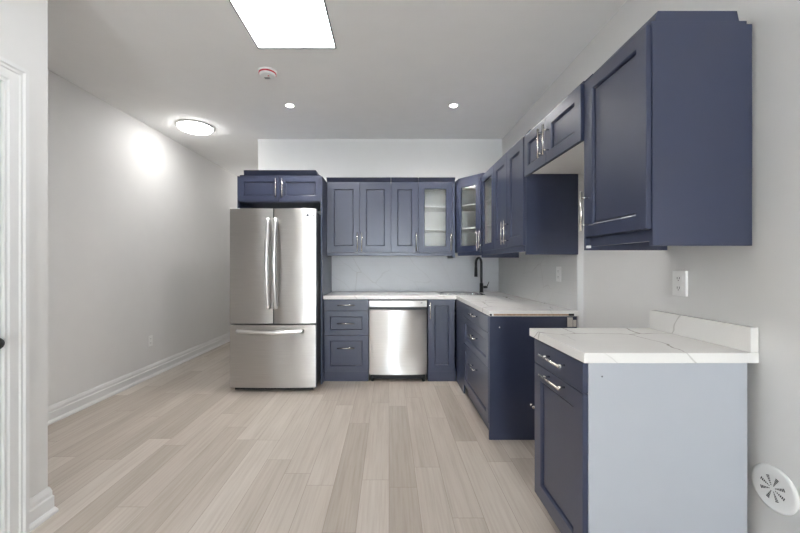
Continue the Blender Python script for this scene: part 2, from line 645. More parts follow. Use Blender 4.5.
def open_carcass(par, x0, x1, z0, z1, depth, t=0.016, shelves=2, front_pts=None):
    """glass fronted cabinet: navy shell with a white interior and shelves"""
    y0 = DT + 0.0012
    m = MB()
    m.box(x0, y0, z0, x0 + 0.004, depth, z1)
    m.box(x1 - 0.004, y0, z0, x1, depth, z1)
    m.box(x0 + 0.0041, y0, z0, x1 - 0.0041, depth, z0 + 0.004)
    m.box(x0 + 0.0041, y0, z1 - 0.004, x1 - 0.0041, depth, z1)
    m.build('carcass', M['navy'], par)
    i = MB()
    xa, xb, za, zb = x0 + 0.0042, x1 - 0.0042, z0 + 0.0042, z1 - 0.0042
    yb = depth - 0.001
    i.box(xa, y0 + 0.001, za, xa + t, yb, zb)
    i.box(xb - t, y0 + 0.001, za, xb, yb, zb)
    i.box(xa + t, y0 + 0.001, za, xb - t, yb, za + t)
    i.box(xa + t, y0 + 0.001, zb - t, xb - t, yb, zb)
    i.box(xa + t, yb - 0.006, za + t, xb - t, yb, zb - t)
    i.build('interior', M['inside'], par)
    for k in range(shelves):
        z = z0 + (z1 - z0) * (k + 1) / (shelves + 1)
        MB().box(xa + t + 0.001, y0 + 0.02, z - 0.008, xb - t - 0.001, yb - 0.0065, z + 0.008, 0.001).build('shelf', M['inside'], par)


def rail(par, x0, x1, z0, z1, y=0.012):
    return MB().box(x0, y, z0, x1, y + 0.018, z1 - 0.001, 0.0015).build('light_rail', M['navy'], par)


# upper cabinet levels
ZD0, ZD1 = 1.375, 2.143     # doors on the back run
YU = 3.98                   # face of back uppers
DU = YB - YU - 0.001        # depth

# ------------------------------------------------------------------ refrigerator surround with cabinet over it
FX0, FX1, FY = -1.572, -0.692, 3.727
fc = thing('fridge_cabinet', 'tall navy cabinet surround enclosing the refrigerator, with two small doors above it', 'cabinet', (FX0, FY, 0))
FW = FX1 - FX0
fd = YB - FY - 0.001
MB().box(0, 0.004, 0, 0.018, fd, 2.155, 0.001).build('side_panel', M['navy'], fc)
MB().box(FW - 0.018, 0.004, 0, FW, fd, 2.155, 0.001).build('side_panel', M['navy'], fc)
MB().box(0.0185, DT + 0.0012, 1.886, FW - 0.0185, fd, 2.155).build('carcass', M['navy'], fc)
mid = FW * 0.5
d = shaker('door', fc, 0.012, mid, 1.893, 2.155, 0.055)
bar_handle(d, mid - 0.033, 2.025, 0.20, True)
d = shaker('door', fc, mid, FW - 0.012, 1.893, 2.155, 0.055)
bar_handle(d, mid + 0.033, 2.025, 0.20, True)
crown(fc, 0.02, FW - 0.02, 2.156, fd, 0.055, 0.04, -0.045)

# ------------------------------------------------------------------ refrigerator
RX0, RX1, RY = -1.550, -0.7136, 3.495
fr = thing('refrigerator', 'stainless steel french door refrigerator with bottom freezer drawer', 'refrigerator', ((RX0 + RX1) / 2, RY, 0))
RW = RX1 - RX0
hw = RW / 2
fm = M['fridge_steel']


def bowed(par, name, x0, x1, z0, z1, bow, mat, thick=0.07, seg=24, skew=0.0, rnd=0.002):
    """appliance front: slightly convex in plan, rounded side edges; front at about y=0"""
    m = MB()
    pl = []
    for k in range(seg + 1):
        u = k / seg
        x = x0 + (x1 - x0) * u
        y = bow * ((2 * u - 1 - skew) ** 2)
        dd = min(x - x0, x1 - x)
        if dd < rnd:
            y += rnd - math.sqrt(max(0, rnd ** 2 - (rnd - dd) ** 2))
        pl.append((x, y))
    xs2 = [x0 + rnd * q_ for q_ in (0.05, 0.2, 0.5)]
    ext = []
    for xx in xs2:
        for X in (xx, x0 + x1 - xx):
            u = (X - x0) / (x1 - x0)
            dd = min(X - x0, x1 - X)
            ext.append((X, bow * ((2 * u - 1 - skew) ** 2) + rnd - math.sqrt(max(0, rnd ** 2 - (rnd - dd) ** 2))))
    pl = sorted(pl + ext)
    bm = m.bm
    e = 0.004
    lv = [(z0, e), (z0 + e, 0), (z1 - e, 0), (z1, e)]
    rows = [[bm.verts.new((x, y + o, z)) for x, y in pl] for z, o in lv]
    for a, b in zip(rows[:-1], rows[1:]):
        for k in range(len(pl) - 1):
            bm.faces.new((a[k], a[k + 1], b[k + 1], b[k])).smooth = True
    bk0 = [bm.verts.new((x0, thick, z0)), bm.verts.new((x1, thick, z0))]
    bk1 = [bm.verts.new((x0, thick, z1)), bm.verts.new((x1, thick, z1))]
    bm.faces.new([bk0[0]] + rows[0] + [bk0[1]])
    bm.faces.new([bk1[0]] + rows[-1] + [bk1[1]])
    bm.faces.new([bk0[0], bk1[0]] + [r[0] for r in rows[::-1]])
    bm.faces.new([bk0[1], bk1[1]] + [r[-1] for r in rows[::-1]])
    bm.faces.new([bk0[0], bk0[1], bk1[1], bk1[0]])
    bmesh.ops.recalc_face_normals(bm, faces=bm.faces)
    for ed in bm.edges:
        if len(ed.link_faces) == 2 and ed.calc_face_angle(0) > 0.25:
            ed.smooth = False
    return m.build(name, mat, par)


MB().box(-hw + 0.012, 0.085, 0.035, hw - 0.010, 0.845, 1.765, 0.004).build('body', M['dark'], fr)
b = MB()
b.box(-hw + 0.03, 0.055, 0.006, hw - 0.03, 0.075, 0.040, 0.003)
b.build('base_grille', M['black'], fr)
for sx in (-1, 1):
    for fy_ in (0.15, 0.78):
        MB().tube([(sx * (hw - 0.08), fy_, 0.0), (sx * (hw - 0.08), fy_, 0.0349)], 0.02).build('foot', M['black'], fr)
ZF = 0.652
dl = bowed(fr, 'door', -hw, 0.003, ZF + 0.012, 1.785, 0.010, fm, skew=0.0)
dr = bowed(fr, 'door', 0.0125, hw, ZF + 0.012, 1.785, 0.014, fm, skew=-0.3)
MB().box(0.0033, 0.0085, ZF + 0.014, 0.0122, 0.066, 1.783).build('gap_shade_strip', M['black'], fr)  # black strip standing in for the shade in the gap between the doors
fz = bowed(fr, 'freezer_drawer', -hw, hw, 0.04, ZF, 0.014, fm)
for dd_, sx in ((dl, -0.030), (dr, 0.044)):
    h = MB()
    pts, rr = [], []
    for k in range(21):
        u = k / 20
        z = 0.815 + (1.685 - 0.815) * u
        pts.append((sx, -0.034 - 0.045 * math.sin(PI * u), z))
        rr.append(0.021)
    h.tube(pts, rr, 14)
    for z in (0.830, 1.670):
        h.tube([(sx, 0.006, z), (sx, -0.036, z)], 0.011)
    h.build('handle', M['handle_steel'], dd_)
h = MB()
pts = []
for k in range(25):
    u = k / 24
    pts.append((-0.33 + 0.64 * u, -0.032 - 0.045 * math.sin(PI * u), 0.598 - 0.004 * math.sin(PI * u)))
h.tube(pts, 0.021, 14)
for x in (-0.315, 0.295):
    h.tube([(x, 0.014, 0.598), (x, -0.034, 0.598)], 0.011)
h.build('handle', M['handle_steel'], fz)
for sx in (-1, 1):
    hc = MB()
    hc.box(sx * (hw - 0.09) - 0.04, 0.05, 1.7655, sx * (hw - 0.09) + 0.04, 0.16, 1.7815, 0.003)
    hc.build('hinge_cover', M['dark'], fr)


def text_mesh(body, size, name, mat, parent, loc, rot, ext=0.0004):
    cu = bpy.data.curves.new(name, 'FONT')
    cu.body = body
    cu.size = size
    cu.extrude = ext
    cu.align_x = 'LEFT'
    cu.offset = 0.0012
    ob = bpy.data.objects.new('tmp_text', cu)
    C.objects.link(ob)
    bpy.context.view_layer.update()
    me = bpy.data.meshes.new_from_object(ob.evaluated_get(bpy.context.evaluated_depsgraph_get()))
    bpy.data.objects.remove(ob)
    me.materials.clear()
    me.materials.append(mat)
    o = bpy.data.objects.new(name, me)
    C.objects.link(o)
    o.parent = parent
    o.location = loc
    o.rotation_euler = rot
    return o


lg = MB()
lg.lathe([(0, 0), (0.014, 0), (0.014, 0.003), (0, 0.003)], Matrix.Translation((0.338, 0.0132, 1.722)) @ Matrix.Rotation(PI / 2, 4, 'X'), 24)
lg.build('emblem', M['grey'], dr)
text_mesh('LG', 0.036, 'emblem_letters', M['black'], dr, (0.357, 0.0105, 1.710), (PI / 2, 0, 0.13), 0.002)

# ------------------------------------------------------------------ back uppers


def upper(label, X0, X1, doors, name='wall_cabinet', cr=(0, 0), group=None):
    t = thing(name, label, 'cabinet', (X0, YU, ZD0 - 0.04), 0)
    return t


L0 = ZD0 - 0.04      # base of the upper things

# double door
ux = [-0.690, -0.680, -0.3237, 0.0221, 0.325, 0.698, 0.738]
t = thing('wall_cabinet', 'navy two-door wall cabinet beside the refrigerator, over the drawers and dishwasher', 'cabinet', (ux[0], YU, L0))
wd = ux[3] - ux[0]
carcass(t, 0, wd - 0.0005, 0.04, ZD1 - L0, DU)
d = shaker('door', t, ux[1] - ux[0], ux[2] - ux[0], 0.04, ZD1 - L0, 0.068)
bar_handle(d, ux[2] - ux[0] - 0.024, 0.15, 0.205, True)
d = shaker('door', t, ux[2] - ux[0], wd, 0.04, ZD1 - L0, 0.068)
bar_handle(d, ux[2] - ux[0] + 0.024, 0.15, 0.205, True)
rail(t, 0, wd - 0.0005, 0, 0.04)
crown(t, 0, wd - 0.0005, ZD1 - L0 + 0.0005, DU, lean=-0.04)
# single door
t = thing('wall_cabinet', 'narrow navy single-door wall cabinet left of the glass-fronted one', 'cabinet', (ux[3], YU, L0))
wd = ux[4] - ux[3]
carcass(t, 0, wd - 0.0005, 0.04, ZD1 - L0, DU)
d = shaker('door', t, 0, wd, 0.04, ZD1 - L0, 0.068)
bar_handle(d, wd - 0.026, 0.15, 0.205, True)
rail(t, 0, wd - 0.0005, 0, 0.04)
crown(t, 0, wd - 0.0005, ZD1 - L0 + 0.0005, DU, lean=-0.04)
# glass door
t = thing('wall_cabinet', 'navy glass-fronted wall cabinet facing the camera, left of the angled corner cabinet', 'cabinet', (ux[4], YU, L0))
wd = ux[6] - ux[4]
dw_ = ux[5] - ux[4]
open_carcass(t, 0, dw_ + 0.006, 0.04, ZD1 - L0, DU)
d = shaker('door', t, 0, dw_, 0.04, ZD1 - L0, 0.064, glass=True)
bar_handle(d, dw_ - 0.018, 0.15, 0.19, True)
rail(t, 0, dw_ + 0.006, 0, 0.04)
MB().box(dw_ + 0.0065, 0.004, -0.022, wd - 0.006, DU, ZD1 - L0, 0.001).build('end_panel', M['navy'], t)
crown(t, 0, wd - 0.006, ZD1 - L0 + 0.0005, DU, lean=-0.04)

# angled corner cabinet
A = Vector((0.740, YU))
B = Vector((0.945, 3.715))
ang = math.atan2(B.y - A.y, B.x - A.x)
cw = (B - A).length
t = thing('corner_wall_cabinet', 'angled navy glass-fronted corner wall cabinet above the sink', 'cabinet', (A.x, A.y, L0), ang)
rotm = Matrix.Rotation(-ang, 2)


def loc2(p):
    q_ = rotm @ (Vector(p) - A)
    return (q_.x, q_.y)


def pent(inset, y0):
    """plan outline of the corner carcass, in local coordinates, front at y0"""
    P = [Vector((0.740 + inset, YB - 0.002 - inset)), Vector((XR2 - 0.002 - inset, YB - 0.002 - inset)), Vector((XR2 - 0.002 - inset, 3.715 + inset))]
    l0 = loc2((0.740 + inset, YU))
    l1 = loc2((0.945, 3.715 + inset))
    return [(0.001 + inset * 1.6, y0), (cw - 0.001 - inset * 1.6, y0)] + [loc2(p) for p in P[::-1]]


zt, zb = ZD1 - L0, 0.04
m = MB()
o_ = pent(0.001, DT + 0.0012)
for za, zc in ((zb, zb + 0.004), (zt - 0.004, zt)):
    m.poly([(x, y, za) for x, y in o_], (0, 0, zc - za))
va = [m.bm.verts.new((x, y, zb + 0.004)) for x, y in o_]
vb = [m.bm.verts.new((x, y, zt - 0.004)) for x, y in o_]
for k in range(1, len(o_)):
    k2 = (k + 1) % len(o_)
    m.bm.faces.new((va[k], va[k2], vb[k2], vb[k]))
bmesh.ops.remove_doubles(m.bm, verts=m.bm.verts, dist=0.0002)
m.build('carcass', M['navy'], t)
# white interior walls
m = MB()
i_ = pent(0.004, DT + 0.004)
n = len(i_)
va = [m.bm.verts.new((x, y, zb + 0.0045)) for x, y in i_]
vb = [m.bm.verts.new((x, y, zt - 0.0045)) for x, y in i_]
for k in range(1, n):
    m.bm.faces.new((va[k], va[(k + 1) % n], vb[(k + 1) % n], vb[k]))
m.bm.faces.new(va)
m.bm.faces.new(vb[::-1])
io = m.build('interior', M['inside'], t)
sm_ = io.modifiers.new('thickness', 'SOLIDIFY')
sm_.thickness = 0.002
sm_.offset = 0
for k in (1, 2):
    z = zb + (zt - zb) * k / 3
    s_ = pent(0.012, DT + 0.03)
    MB().poly([(x, y, z - 0.008) for x, y in s_], (0, 0, 0.016)).build('shelf', M['inside'], t)
d = shaker('door', t, 0.001, cw - 0.001, zb, zt, 0.062, glass=True)
bar_handle(d, cw - 0.022, 0.15, 0.205, True)
rail(t, 0.012, cw - 0.012, 0, zb, 0.016)
m = MB()
c_ = pent(0.001, DT)
c2 = pent(0.001, DT + 0.02)
m.poly([(x, y, zt + 0.0006) for x, y in c_], (0, 0, 0.013))
m.poly([(x, y, zt + 0.0142) for x, y in c2], (0, 0, 0.036))
m.build('crown_molding', M['navy'], t)

# ------------------------------------------------------------------ right uppers (facing -X); local x runs towards the camera
RZ = -PI / 2
XU = 0.945
DR = XR2 - XU - 0.001
Z1 = 2.138


def right_thing(name, label, ystart, z, X=XU, cat='cabinet', group=None):
    return thing(name, label, cat, (X, ystart, z), RZ, group)


# glass
ya, yb_ = 3.702, 3.255
t = right_thing('wall_cabinet', 'navy glass-fronted wall cabinet on the right wall beside the corner cabinet', ya, 1.31)
wl = ya - yb_
z0 = 0.065
z1 = Z1 - 1.31
MB().box(0.0005, 0.004, 0, 0.016, DR, z1, 0.001).build('end_panel', M['navy'], t)
open_carcass(t, 0.0165, wl - 0.0005, z0, z1, DR)
d = shaker('door', t, 0.016, wl, z0, z1, 0.064, glass=True)
bar_handle(d, 0.05, z0 + 0.12, 0.18, True)
rail(t, 0.0165, wl - 0.0005, z0 - 0.042, z0, 0.012)
crown(t, 0, wl - 0.0005, z1 + 0.0005, DR, lean=0.03)
# two doors
ya, yb_ = 3.255, 2.532
t = right_thing('wall_cabinet', 'navy two-door wall cabinet on the right wall, left of the empty range gap', ya, 1.31)
wl = ya - yb_
carcass(t, 0, wl - 0.0165, z0, z1, DR)
MB().box(wl - 0.016, DT + 0.001, 0, wl, DR + 0.0, Z1 - 1.31, 0.001).build('end_panel', M['navy'], t)
ym = 3.255 - 2.89
d = shaker('door', t, 0, ym, z0, z1, 0.07)
bar_handle(d, ym - 0.036, z0 + 0.12, 0.19, True)
d = shaker('door', t, ym, wl - 0.002, z0, z1, 0.07)
bar_handle(d, ym + 0.036, z0 + 0.12, 0.19, True)
rail(t, 0, wl - 0.017, z0 - 0.042, z0, 0.012)
crown(t, 0, wl - 0.0005, z1 + 0.0005, DR, lean=0.03)
MB().lathe([(0, 0), (0.006, 0), (0.006, 0.003), (0, 0.004)], Matrix.Translation((wl, DR - 0.018, 0.66)) @ Matrix.Rotation(PI / 2, 4, 'Y'), 16).build('screw', M['nickel'], t)
# hood cabinet
ya, yb_ = 2.531, 1.783
ZH = 1.853
XH = 0.95
t = right_thing('hood_cabinet', 'short navy two-door wall cabinet bridging the empty range gap', ya, ZH, XH)
wl = ya - yb_
DH = XR - XH - 0.001
z1 = 2.136 - ZH
MB().box(0.0005, DT + 0.0012, 0.0345, wl - 0.0005, DH, z1).build('carcass', M['navy'], t)
MB().box(0.0005, DT + 0.0012, 0.024, wl - 0.0005, DH, 0.034).build('bottom_board', M['inside'], t, 'white underside board')
ym = 2.531 - 2.18
d = shaker('door', t, 0, ym, 0.0, z1, 0.062)
bar_handle(d, ym - 0.036, 0.13, 0.18, True)
d = shaker('door', t, ym, wl, 0.0, z1, 0.062)
bar_handle(d, ym + 0.036, 0.13, 0.18, True)
crown(t, 0, wl - 0.0005, z1 + 0.0005, DH, lean=0.038, h=0.050)
# near upper
ya, yb_ = 1.782, 1.341
XN = 0.962
DN = XR - XN - 0.002
t = right_thing('wall_cabinet', 'large navy single-door wall cabinet nearest the camera, over the separate small counter', ya, 1.31, XN)
wl = ya - yb_
z1 = 2.136 - 1.31
z0 = 0.062
MB().box(0.0165, DT + 0.0012, z0, wl - 0.0185, DN, z1).build('carcass', M['navy'], t)
MB().box(0.0005, 0.003, 0, 0.016, DN, z1, 0.001).build('end_panel', M['navy'], t)
MB().box(wl - 0.018, DT + 0.001, 0, wl, DN - 0.013, z1, 0.001).build('end_panel', M['navy'], t)
d = shaker('door', t, 0.016, wl - 0.004, z0, z1, 0.056)
bar_handle(d, 0.042, z0 + 0.125, 0.19, True)
rail(t, 0.0165, wl - 0.0185, z0 - 0.044, z0, 0.024)
m = MB()
m.box(0.002, DT - 0.003, z1 + 0.0005, wl - 0.003, DN - 0.030, z1 + 0.014, 0.002)
va = [(0.003, DT + 0.012, z1 + 0.0142), (wl - 0.004, DT + 0.012, z1 + 0.0142), (wl - 0.004, DN - 0.058, z1 + 0.0142), (0.003, DN - 0.058, z1 + 0.0142)]
vb = [(0.003, DT + 0.032, z1 + 0.05), (wl - 0.002, DT + 0.022, z1 + 0.05), (wl - 0.002, DN - 0.068, z1 + 0.05), (0.003, DN - 0.068, z1 + 0.05)]
va = [m.bm.verts.new(p) for p in va]
vb = [m.bm.verts.new(p) for p in vb]
m.bm.faces.new(va[::-1])
m.bm.faces.new(vb)
ring_faces(m.bm, va, vb)
m.build('crown_molding', M['navy'], t)
m = MB()
m.box(0.0162, 0.004, 0.010, 0.034, 0.020, 0.022, 0.002)
m.build('bracket', M['plastic'], t, 'small white plastic bracket')

# ------------------------------------------------------------------ base cabinets, back run
YF = 3.805           # door faces
ZC = 0.875           # top of base carcasses
DB = YB - YF - 0.001
KZ = 0.108

bx = [-0.690, -0.2165, 0.4085, 0.426, 0.700]
t = thing('drawer_cabinet', 'navy three-drawer base cabinet between the refrigerator and the dishwasher', 'cabinet', (bx[0], YF, 0))
wd = bx[1] - bx[0]
carcass(t, 0, wd, KZ, ZC, DB)
MB().box(0.0, 0.022, 0.0, wd, 0.038, KZ - 0.001).build('toe_kick', M['navy'], t)
for za, zb_, fl, zh in ((0.7495, ZC - 0.004, True, 0.812), (0.4916, 0.7495, False, 0.620), (KZ, 0.4916, False, 0.36)):
    d = shaker('drawer', t, 0.004, wd - 0.002, za, zb_, 0.062, flat=fl, rail=0.055)
    bar_handle(d, wd / 2, zh, 0.18, False)

# dishwasher
t = thing('dishwasher', 'stainless steel dishwasher set into the navy base cabinets', 'dishwasher', (-0.211, YF - 0.012, 0))
wd = 0.613
MB().box(0.004, 0.055, 0.09, wd - 0.004, 0.53, 0.862).build('body', M['dark'], t)
dwd = bowed(t, 'door', 0.0, wd, 0.074, 0.761, 0.022, M['dw_steel'], 0.05, skew=-0.05, rnd=0.004)
cp = MB().box(0.0, 0.012, 0.792, wd, 0.05, 0.857, 0.003).build('control_panel', M['dw_steel'], t)
MB().box(0.004, 0.048, 0.7625, wd - 0.004, 0.0548, 0.7915).build('pocket_handle', M['black'], t)
m = MB()
m.box(0.545, 0.0112, 0.830, 0.565, 0.013, 0.838)
m.build('badge', M['grey'], cp)
m = MB()
m.box(0.012, 0.075, 0.012, wd - 0.012, 0.09, 0.085)
for x in (0.035, wd - 0.035):
    m.tube([(x, 0.045, 0.0), (x, 0.045, 0.022)], 0.017, 12)
    m.tube([(x, 0.045, 0.022), (x, 0.045, 0.09)], 0.007, 12)
m.box(0.06, 0.055, 0.035, wd - 0.06, 0.07, 0.06, 0.003)
m.build('toe_kick', M['black'], t)

# corner/sink base with a tall narrow door, and the filler of the right run
t = thing('corner_base_cabinet', 'navy corner base cabinet under the sink with one narrow door, right of the dishwasher', 'cabinet', (bx[3], YF, 0))
wd = bx[4] - bx[3]
m = MB()
cx1 = XR2 - bx[3] - 0.002
m.box(-0.012, DT + 0.0012, 0, 0.006, DB, ZC)
m.box(0.0065, DB - 0.012, 0, cx1, DB, ZC)
m.box(cx1 - 0.016, -0.38, 0, cx1, DB - 0.0125, ZC)
m.box(0.0065, DT + 0.0012, KZ, cx1 - 0.0165, DB - 0.0125, KZ + 0.016)
m.box(0.0065, DT + 0.0012, ZC - 0.03, wd + 0.002, DT + 0.015, ZC)
m.build('carcass', M['navy'], t)
MB().box(0.0065, 0.022, 0, wd + 0.012, 0.038, KZ - 0.001).build('toe_kick', M['navy'], t)
d = shaker('door', t, -0.010, wd - 0.004, KZ, ZC - 0.004, 0.062)
bar_handle(d, 0.008, 0.755, 0.17, True)
# filler and foot of the right leg
xf = 0.710 - bx[3]
m = MB()
m.box(xf + 0.002, -0.388, KZ, xf + 0.018, 0.021, ZC, 0.001)
m.build('filler_panel', M['navy'], t)
m = MB()
m.box(xf + 0.008, -0.345, 0, xf + 0.022, 0.0215, KZ - 0.001)
m.build('filler_panel', M['navy'], t)

# right drawers
XB = 0.706
t = right_thing('drawer_cabinet', 'navy three-drawer base cabinet on the right run with a bare navy end panel', 3.412, 0, XB)
wl = 3.412 - 2.544
DBR = XR2 - XB - 0.004
carcass(t, 0, wl - 0.0185, KZ, ZC, DBR)
MB().box(0.0, 0.04, 0, wl - 0.0185, 0.056, KZ - 0.001).build('toe_kick', M['navy'], t)
MB().box(wl - 0.018, 0.003, 0, wl, DBR, ZC - 0.0005, 0.001).build('end_panel', M['navy'], t)
for za, zb_, fl, zh in ((0.752, ZC - 0.004, True, 0.823), (0.500, 0.752, False, 0.645), (KZ, 0.500, False, 0.395)):
    d = shaker('drawer', t, 0.004, wl - 0.019, za, zb_, 0.062, flat=fl, rail=0.055)
    bar_handle(d, wl * 0.53, zh, 0.20, False)
for yy, z in ((0.075, 0.795),):
    MB().lathe([(0, 0), (0.005, 0), (0.005, 0.002), (0, 0.003)], Matrix.Translation((wl, yy, z)) @ Matrix.Rotation(PI / 2, 4, 'Y'), 16).build('screw', M['nickel'], t)
m = MB()
ax = Matrix.Translation((wl, 0.30, 0.247)) @ Matrix.Rotation(PI / 2, 4, 'Y')
m.lathe([(0, 0), (0.011, 0), (0.011, 0.004), (0.006, 0.006), (0.006, 0.03), (0.011, 0.032), (0.011, 0.044), (0, 0.045)], ax, 16)
m.build('door_stop', M['nickel'], t, 'small metal fitting')
m = MB()
m.box(wl + 0.0005, DBR - 0.075, 0.80, wl + 0.012, DBR - 0.035, 0.868, 0.002)
m.box(wl + 0.0005, DBR - 0.030, 0.80, wl + 0.006, DBR - 0.006, 0.85, 0.002)
m.build('bracket', M['nickel'], t, 'small metal bracket')

# near base
XNB = 0.725
ya, yb_ = 1.800, 1.343
t = right_thing('base_cabinet', 'navy base cabinet nearest the camera, with one drawer, one door and a white end panel', ya, 0, XNB)
wl = ya - yb_
DNB = 1.337 - XNB
carcass(t, 0, wl - 0.0085, KZ, ZC, DNB)
MB().box(0.0, 0.07, 0, wl - 0.0085, 0.086, KZ - 0.001).build('toe_kick', M['navy'], t)
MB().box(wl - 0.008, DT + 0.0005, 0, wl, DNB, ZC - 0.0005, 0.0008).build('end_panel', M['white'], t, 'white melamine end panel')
d = shaker('drawer', t, 0.004, wl - 0.002, 0.756, ZC - 0.004, 0.062, flat=True)
bar_handle(d, 1.800 - 1.557, 0.824, 0.20, False)
d = shaker('door', t, 0.004, wl - 0.002, KZ, 0.756, 0.07)
bar_handle(d, 1.800 - 1.557, 0.733, 0.20, False)
MB().lathe([(0, 0), (0.003, 0), (0.003, 0.001), (0, 0.0015)], Matrix.Translation((wl, 0.07, 0.822)) @ Matrix.Rotation(PI / 2, 4, 'Y'), 12).build('screw', M['grey'], t)

# ------------------------------------------------------------------ countertops
CT0, CT1 = 0.8755, 0.914
SX0, SX1, SY0, SY1 = 0.565, 1.02, 3.87, 4.165
m = MB()
us = [-0.688, SX0, 0.706, SX1, XR2 - 0.001]
vs = [2.53, 3.765, SY0, SY1, YB - 0.001]


def pres(i, j):
    if j == 0:
        return i >= 2
    if j == 2 and i in (1, 2):
        return False
    return True


m.cells(us, vs, pres, CT0, CT1, lambda u, v, q_: (u, v, q_))
bmesh.ops.dissolve_limit(m.bm, angle_limit=0.01, verts=m.bm.verts, edges=m.bm.edges)
bmesh.ops.recalc_face_normals(m.bm, faces=m.bm.faces)
es = [e for e in m.bm.edges if len(e.link_faces) == 2 and e.calc_face_angle(0) > 1.0]
bmesh.ops.bevel(m.bm, geom=es, offset=0.003, segments=2, profile=0.5, affect='EDGES')
ct = tag(m.build('countertop', M['marble']), 'long L-shaped white marble-look countertop with the sink cut into it', 'countertop')
m = MB()
m.box(0.735, 2.5285, 0.880, 1.30, 2.5298, 0.893)
m.build('edge_strip', M['raw'], ct, 'unfinished brown strip on the countertop end')
m = MB()
m.box(0.708, 2.5275, 0.879, 0.722, 2.5298, 0.893)
m.build('edge_clip', M['black'], ct)
m = MB()
m.box(1.262, 2.5275, 0.879, 1.300, 2.5284, 0.895)
m.build('edge_clip', M['black'], ct)

m = MB()
m.box(0.7203, 1.328, CT0, XR - 0.002, 1.848, CT1, 0.003)
ct2 = tag(m.build('countertop', M['marble']), 'short white marble-look countertop on the separate base cabinet nearest the camera', 'countertop')
MB().box(1.336, 1.330, CT1 + 0.0005, XR - 0.002, 1.846, 1.007, 0.002).build('upstand', M['marble'], ct2)

# sink
sk = thing('sink', 'stainless steel sink set into the countertop corner beside the black faucet', 'sink', ((SX0 + SX1) / 2, (SY0 + SY1) / 2, 0.72))
m = MB()
bm = m.bm
e = 0.004
hx, hy = (SX1 - SX0) / 2 - e, (SY1 - SY0) / 2 - e


def rr_rect(hx_, hy_, r, z):
    out = []
    for cx_, cy_, a0 in ((hx_ - r, hy_ - r, 0), (-hx_ + r, hy_ - r, PI / 2), (-hx_ + r, -hy_ + r, PI), (hx_ - r, -hy_ + r, 1.5 * PI)):
        for k in range(7):
            a = a0 + k * PI / 12
            out.append(bm.verts.new((cx_ + r * math.cos(a), cy_ + r * math.sin(a), z)))
    return out


zr = CT1 - 0.72
loops = [rr_rect(hx + 0.024, hy + 0.024, 0.04, zr + 0.0006), rr_rect(hx + 0.022, hy + 0.022, 0.04, zr + 0.004), rr_rect(hx - 0.006, hy - 0.006, 0.05, zr + 0.004),
         rr_rect(hx - 0.010, hy - 0.010, 0.05, zr - 0.004), rr_rect(hx - 0.022, hy - 0.022, 0.05, 0.02), rr_rect(hx - 0.045, hy - 0.045, 0.04, 0.003), rr_rect(0.04, 0.04, 0.03, 0.0)]
for a, b in zip(loops[:-1], loops[1:]):
    ring_faces(bm, a, b)
bm.faces.new(loops[-1])
o = m.build('basin', M['sinksteel'], sk)
MB().lathe([(0.0, 0.005), (0.012, 0.005), (0.03, 0.003), (0.042, 0.0015), (0.042, 0.001), (0, 0.001)], None, 24).build('drain', M['handle_steel'], sk)

# faucet
fa = thing('faucet', 'tall matte black gooseneck faucet standing behind the sink', 'faucet', (1.085, 4.225, CT1), 0)
m = MB()
m.lathe([(0, 0.0005), (0.028, 0.0005), (0.028, 0.006), (0.021, 0.009), (0.021, 0.105), (0.0125, 0.112), (0, 0.112)], None, 24)
m.build('base', M['matte_black'], fa)
dirv = Vector((-0.72, -0.69, 0)).normalized()
R = 0.058
pts = [(0, 0, 0.1125), (0, 0, 0.2), (0, 0, 0.345)]
for k in range(1, 15):
    a = PI * k / 14
    p = dirv * (R - R * math.cos(a))
    pts.append((p.x, p.y, 0.345 + R * math.sin(a)))
e_ = dirv * (2 * R)
pts.append((e_.x, e_.y, 0.30))
m = MB()
m.tube(pts, 0.0145, 14)
m.build('gooseneck', M['matte_black'], fa)
m = MB()
m.tube([(e_.x, e_.y, 0.2995), (e_.x, e_.y, 0.185)], [0.0165, 0.019], 16)
m.build('spray_head', M['matte_black'], fa)
m = MB()
m.tube([(0.0215, -0.002, 0.062), (0.068, -0.004, 0.062)], 0.015, 14)
m.tube([(0.064, -0.004, 0.068), (0.088, -0.006, 0.125)], [0.006, 0.0045], 10)
m.build('lever', M['matte_black'], fa)

# ------------------------------------------------------------------ backsplash tile
tb = tag(MB().box(FX1 + 0.001, YB - 0.009, CT1 + 0.0005, XR2 - 0.0005, YB - 0.0003, 1.334).build('tile_backsplash', M['tile_b']),
         'white marble tile backsplash on the back wall between counter and wall cabinets', 'backsplash')
tr = tag(MB().box(XR2 - 0.009, 2.534, CT1 + 0.0005, XR2 - 0.0003, YB - 0.0095, 1.309).build('tile_backsplash', M['tile_r']),
         'white marble tile backsplash on the right wall behind the faucet', 'backsplash')

# ------------------------------------------------------------------ outlets and vent


def outlet(label, loc, rotz, wd=0.072, ht=0.116, th=0.006):
    t = thing('wall_outlet', label, 'outlet', (loc[0], loc[1], loc[2] - ht / 2), rotz)
    MB().box(-wd / 2, -th, 0, wd / 2, -0.0003, ht, 0.002).build('cover_plate', M['plastic'], t)
    for z in (ht * 0.31, ht * 0.69):
        m = MB()
        m.box(-0.016, -th - 0.0016, z - 0.014, 0.016, -th - 0.0001, z + 0.014, 0.0006)
        s_ = m.build('socket', M['plastic'], t)
        k = MB()
        for x in (-0.0065, 0.0065):
            k.box(x - 0.0012, -th - 0.0022, z - 0.003, x + 0.0012, -th - 0.0017, z + 0.007)
        k.lathe([(0, 0), (0.0024, 0), (0.0024, 0.0005), (0, 0.0005)], Matrix.Translation((0, -th - 0.0017, z - 0.0085)) @ Matrix.Rotation(PI / 2, 4, 'X'), 10)
        k.build('slot', M['dark'], s_)
    return t


